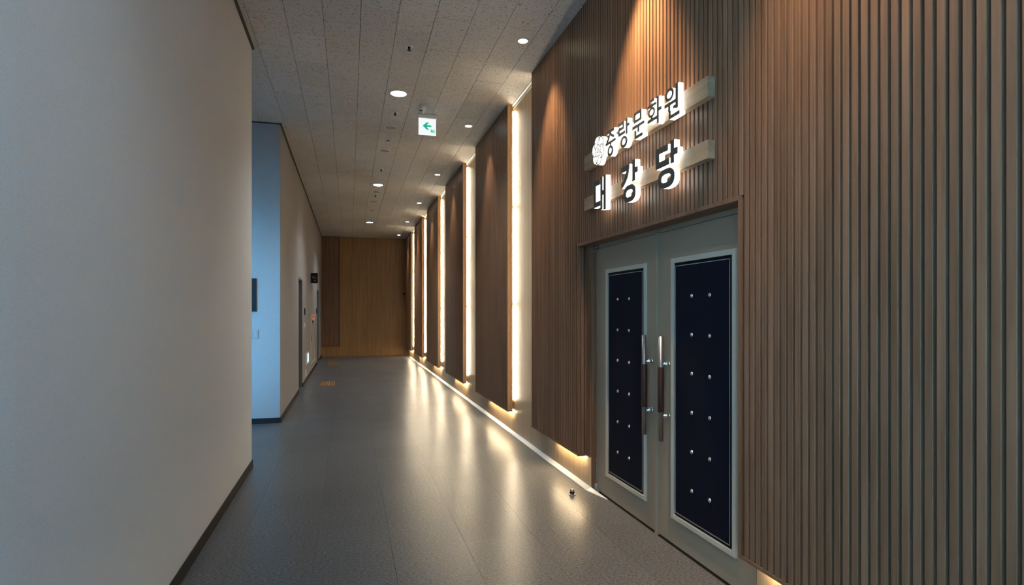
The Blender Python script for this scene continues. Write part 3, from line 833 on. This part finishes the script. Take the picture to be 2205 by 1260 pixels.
t = thing('hydrant_cabinet', 'cream framed fire hydrant cabinet with a red lamp on the left wall', 'cabinet', (XL, 14.75, 0.226))
m = MB()
ya, yb, za, zb = 14.05, 15.45, 0.226, 1.392
for q in ((ya, ya + 0.05, za, zb), (yb - 0.05, yb, za, zb), (ya + 0.05, yb - 0.05, za, za + 0.04), (ya + 0.05, yb - 0.05, zb - 0.04, zb)):
    m.box(XL + 0.0005, XL + 0.022, *q)
m.build('frame', 'cream', t)
dr = box('cabinet_door', 'cabinet', XL + 0.0005, XL + 0.014, ya + 0.055, yb - 0.055, za + 0.045, 1.14, t)
box('handle', 'black', XL + 0.014, XL + 0.024, 14.2, 14.26, 0.75, 0.90, dr)
pnl = box('alarm_panel', 'cabinet', XL + 0.0005, XL + 0.016, ya + 0.055, yb - 0.055, 1.15, zb - 0.045, t)
MB().lathe([(0.024, 0.0), (0.024, 0.012), (0.022, 0.022), (0.014, 0.031), (0.004, 0.034)], XL + 0.016, 14.72, 1.275, 18, 'x').build('red_lamp', 'red_lamp', pnl, smooth=True)
MB().lathe([(0.035, 0.0), (0.035, 0.012), (0.02, 0.02)], XL + 0.016, 14.60, 1.21, 18, 'x').build('alarm_button', 'black', pnl, smooth=True)

t = thing('guide_light', 'glowing cyan escape guide light low on the left wall', 'light', (XL, 12.9, 0.36))
box('housing', 'white', XL + 0.0005, XL + 0.02, 12.55, 13.28, 0.355, 0.585, t)
box('lit_face', 'guide_lit', XL + 0.02, XL + 0.024, 12.78, 13.20, 0.380, 0.560, t)
t = thing('blade_sign', 'black sign with pale marks sticking out from the left wall', 'sign', (XL, 14.0, 2.1))
bl = box('blade', 'black', XL + 0.012, XL + 0.168, 13.985, 14.005, 2.108, 2.342, t, bevel=0.002)
box('bracket', 'steel', XL + 0.0005, XL + 0.012, 13.975, 14.015, 2.13, 2.32, t)
mk = MB()
for cx, cz, rx, rz in ((XL + 0.058, 2.246, 0.015, 0.030), (XL + 0.090, 2.244, 0.015, 0.032)):
    for i in range(14):
        a0, a1 = 2 * math.pi * i / 14, 2 * math.pi * (i + 1) / 14
        mk.yprism([(cx + rx * math.cos(a0), cz + rz * math.sin(a0)), (cx + rx * math.cos(a1), cz + rz * math.sin(a1)),
                   (cx + (rx - .006) * math.cos(a1), cz + (rz - .006) * math.sin(a1)), (cx + (rx - .006) * math.cos(a0), cz + (rz - .006) * math.sin(a0))], 13.9838, 13.985)
mk.yprism([(XL + 0.112, 2.214), (XL + 0.120, 2.250), (XL + 0.128, 2.250), (XL + 0.140, 2.214), (XL + 0.132, 2.214), (XL + 0.124, 2.238), (XL + 0.119, 2.214)], 13.9838, 13.985)
mk.yprism([(XL + 0.078, 2.180), (XL + 0.128, 2.180), (XL + 0.122, 2.166), (XL + 0.110, 2.150), (XL + 0.100, 2.150), (XL + 0.084, 2.166)], 13.9838, 13.985)
mk.build('pale_marks', 'mark', bl)
t = thing('alarm_bell', 'small white alarm unit on the wall below the black blade sign', 'alarm', (XL, 14.5, 2.02))
box('base_plate', 'white', XL + 0.0005, XL + 0.02, 14.44, 14.60, 2.07, 2.15, t)
MB().lathe([(0.04, 0.0), (0.038, 0.02), (0.02, 0.035)], XL + 0.0005, 14.52, 2.02, 16, 'x').build('sounder', 'white', t, smooth=True)
def plate(name, y0, y1, z0, z1, mat, lab, cat):
    t = thing(name, lab, cat, (XL, (y0 + y1) / 2, z0))
    box('plate', mat, XL + 0.0005, XL + 0.012, y0, y1, z0, z1, t, bevel=0.002)
    box('rocker', mat, XL + 0.012, XL + 0.017, y0 + (y1 - y0) * 0.3, y1 - (y1 - y0) * 0.3, z0 + 0.02, z1 - 0.02, t)
plate('card_reader', 12.15, 12.36, 1.385, 1.52, 'black', 'black wall reader beside the nearer recessed door', 'switch')
plate('card_reader', 16.48, 16.68, 1.40, 1.54, 'black', 'black wall reader beside the door near the end wall', 'switch')
plate('light_switch', 12.14, 12.32, 1.14, 1.22, 'white', 'small white switch below the nearer black reader', 'switch')
plate('wall_outlet', 12.45, 12.60, 0.12, 0.26, 'white', 'pale wall outlet under the glowing guide light', 'outlet')  # small pale plate set low on the wall

# bluish passage wall: picture and switch plate
t = thing('picture_frame', 'black framed picture on the bluish passage wall', 'picture', (-1.4, YN, 1.45))
m = MB()
m.box(-1.70, -1.672, YN - 0.03, YN - 0.0005, 1.449, 1.875).box(-1.205, -1.157, YN - 0.03, YN - 0.0005, 1.449, 1.875).box(-1.672, -1.205, YN - 0.03, YN - 0.0005, 1.449, 1.475).box(-1.672, -1.205, YN - 0.03, YN - 0.0005, 1.849, 1.875)
m.build('frame', 'black', t)
box('print', 'picture', -1.672, -1.205, YN - 0.012, YN - 0.0005, 1.475, 1.849, t)
t = thing('light_switch', 'white switch plate under the picture on the passage wall', 'switch', (-1.19, YN, 1.1))
box('plate', 'paint_far', -1.255, -1.129, YN - 0.012, YN - 0.0005, 1.101, 1.221, t, bevel=0.003)
for xa in (-1.245, -1.19):
    box('rocker', 'paint_far', xa, xa + 0.048, YN - 0.018, YN - 0.012, 1.118, 1.204, t, bevel=0.002)

# tactile strips on the floor by the doors
for k, (xa, xb, ya, yb, lab) in enumerate(((-0.55, -0.275, 11.74, 12.50, 'orange ribbed tactile strip on the floor by the nearer recessed door'),
                                          (-0.575, -0.315, 16.35, 17.20, 'orange ribbed tactile strip on the floor farther down near the end wall'))):
    t = thing('tactile_strip', lab, 'tactile strip', ((xa + xb) / 2, (ya + yb) / 2, 0), 'tactile strips')
    box('mat', 'orange_base', xa, xb, ya, yb, 0.0, 0.002, t)
    n = 6
    for i in range(n):
        c0 = xa + (xb - xa) * (i + 0.2) / n
        MB().yprism([(c0, 0.002), (c0 + 0.004, 0.008), (c0 + 0.022, 0.008), (c0 + 0.026, 0.002)], ya + 0.02, yb - 0.02).build('rib', 'orange', t)

# ------------------------------------------------------------------ end wall cladding
ew = bpy.data.objects['wall_end']
ew['origin'] = [0, 0, 0]
xx = -0.30
k = 0
while xx < 1.87:
    x2 = min(xx + 0.0795, 1.884)
    MB().box(xx, x2 - 0.003, YE - 0.012, YE - 0.0003, 0.0, H).build('plank', 'endwood', ew)
    xx += 0.0795
box('skirting_board', 'endwood', XL + 0.001, -0.303, YE - 0.012, YE - 0.0003, 0.0, 0.34, ew)
t = thing('slat_panel', 'narrow slatted panel hung on the end wall in the left corner', 'wall panel', (-0.6, YE, 0.35), 'slatted wall panels')
box('backing_board', 'slat_back', XL + 0.002, -0.31, YE - 0.045, YE - 0.0005, 0.352, H, t)
m = MB()
xx = XL + 0.006
while xx + 0.0285 < -0.312:
    m.vprism([(xx, YE - 0.045), (xx, YE - 0.058), (xx + 0.0285, YE - 0.058), (xx + 0.0285, YE - 0.045)], 0.352, H)
    xx += PITCH
tag(m.build('slats', 'slat', t), kind='stuff')
t = thing('wall_box', 'small black box high in the right corner of the end wall', 'box', (1.74, YE - 0.1, 2.03))
box('housing', 'black', 1.715, 1.79, YE - 0.16, YE - 0.0125, 2.03, 2.075, t, bevel=0.004)
box('lid', 'black', 1.72, 1.785, YE - 0.155, YE - 0.0125, 2.075, 2.085, t)
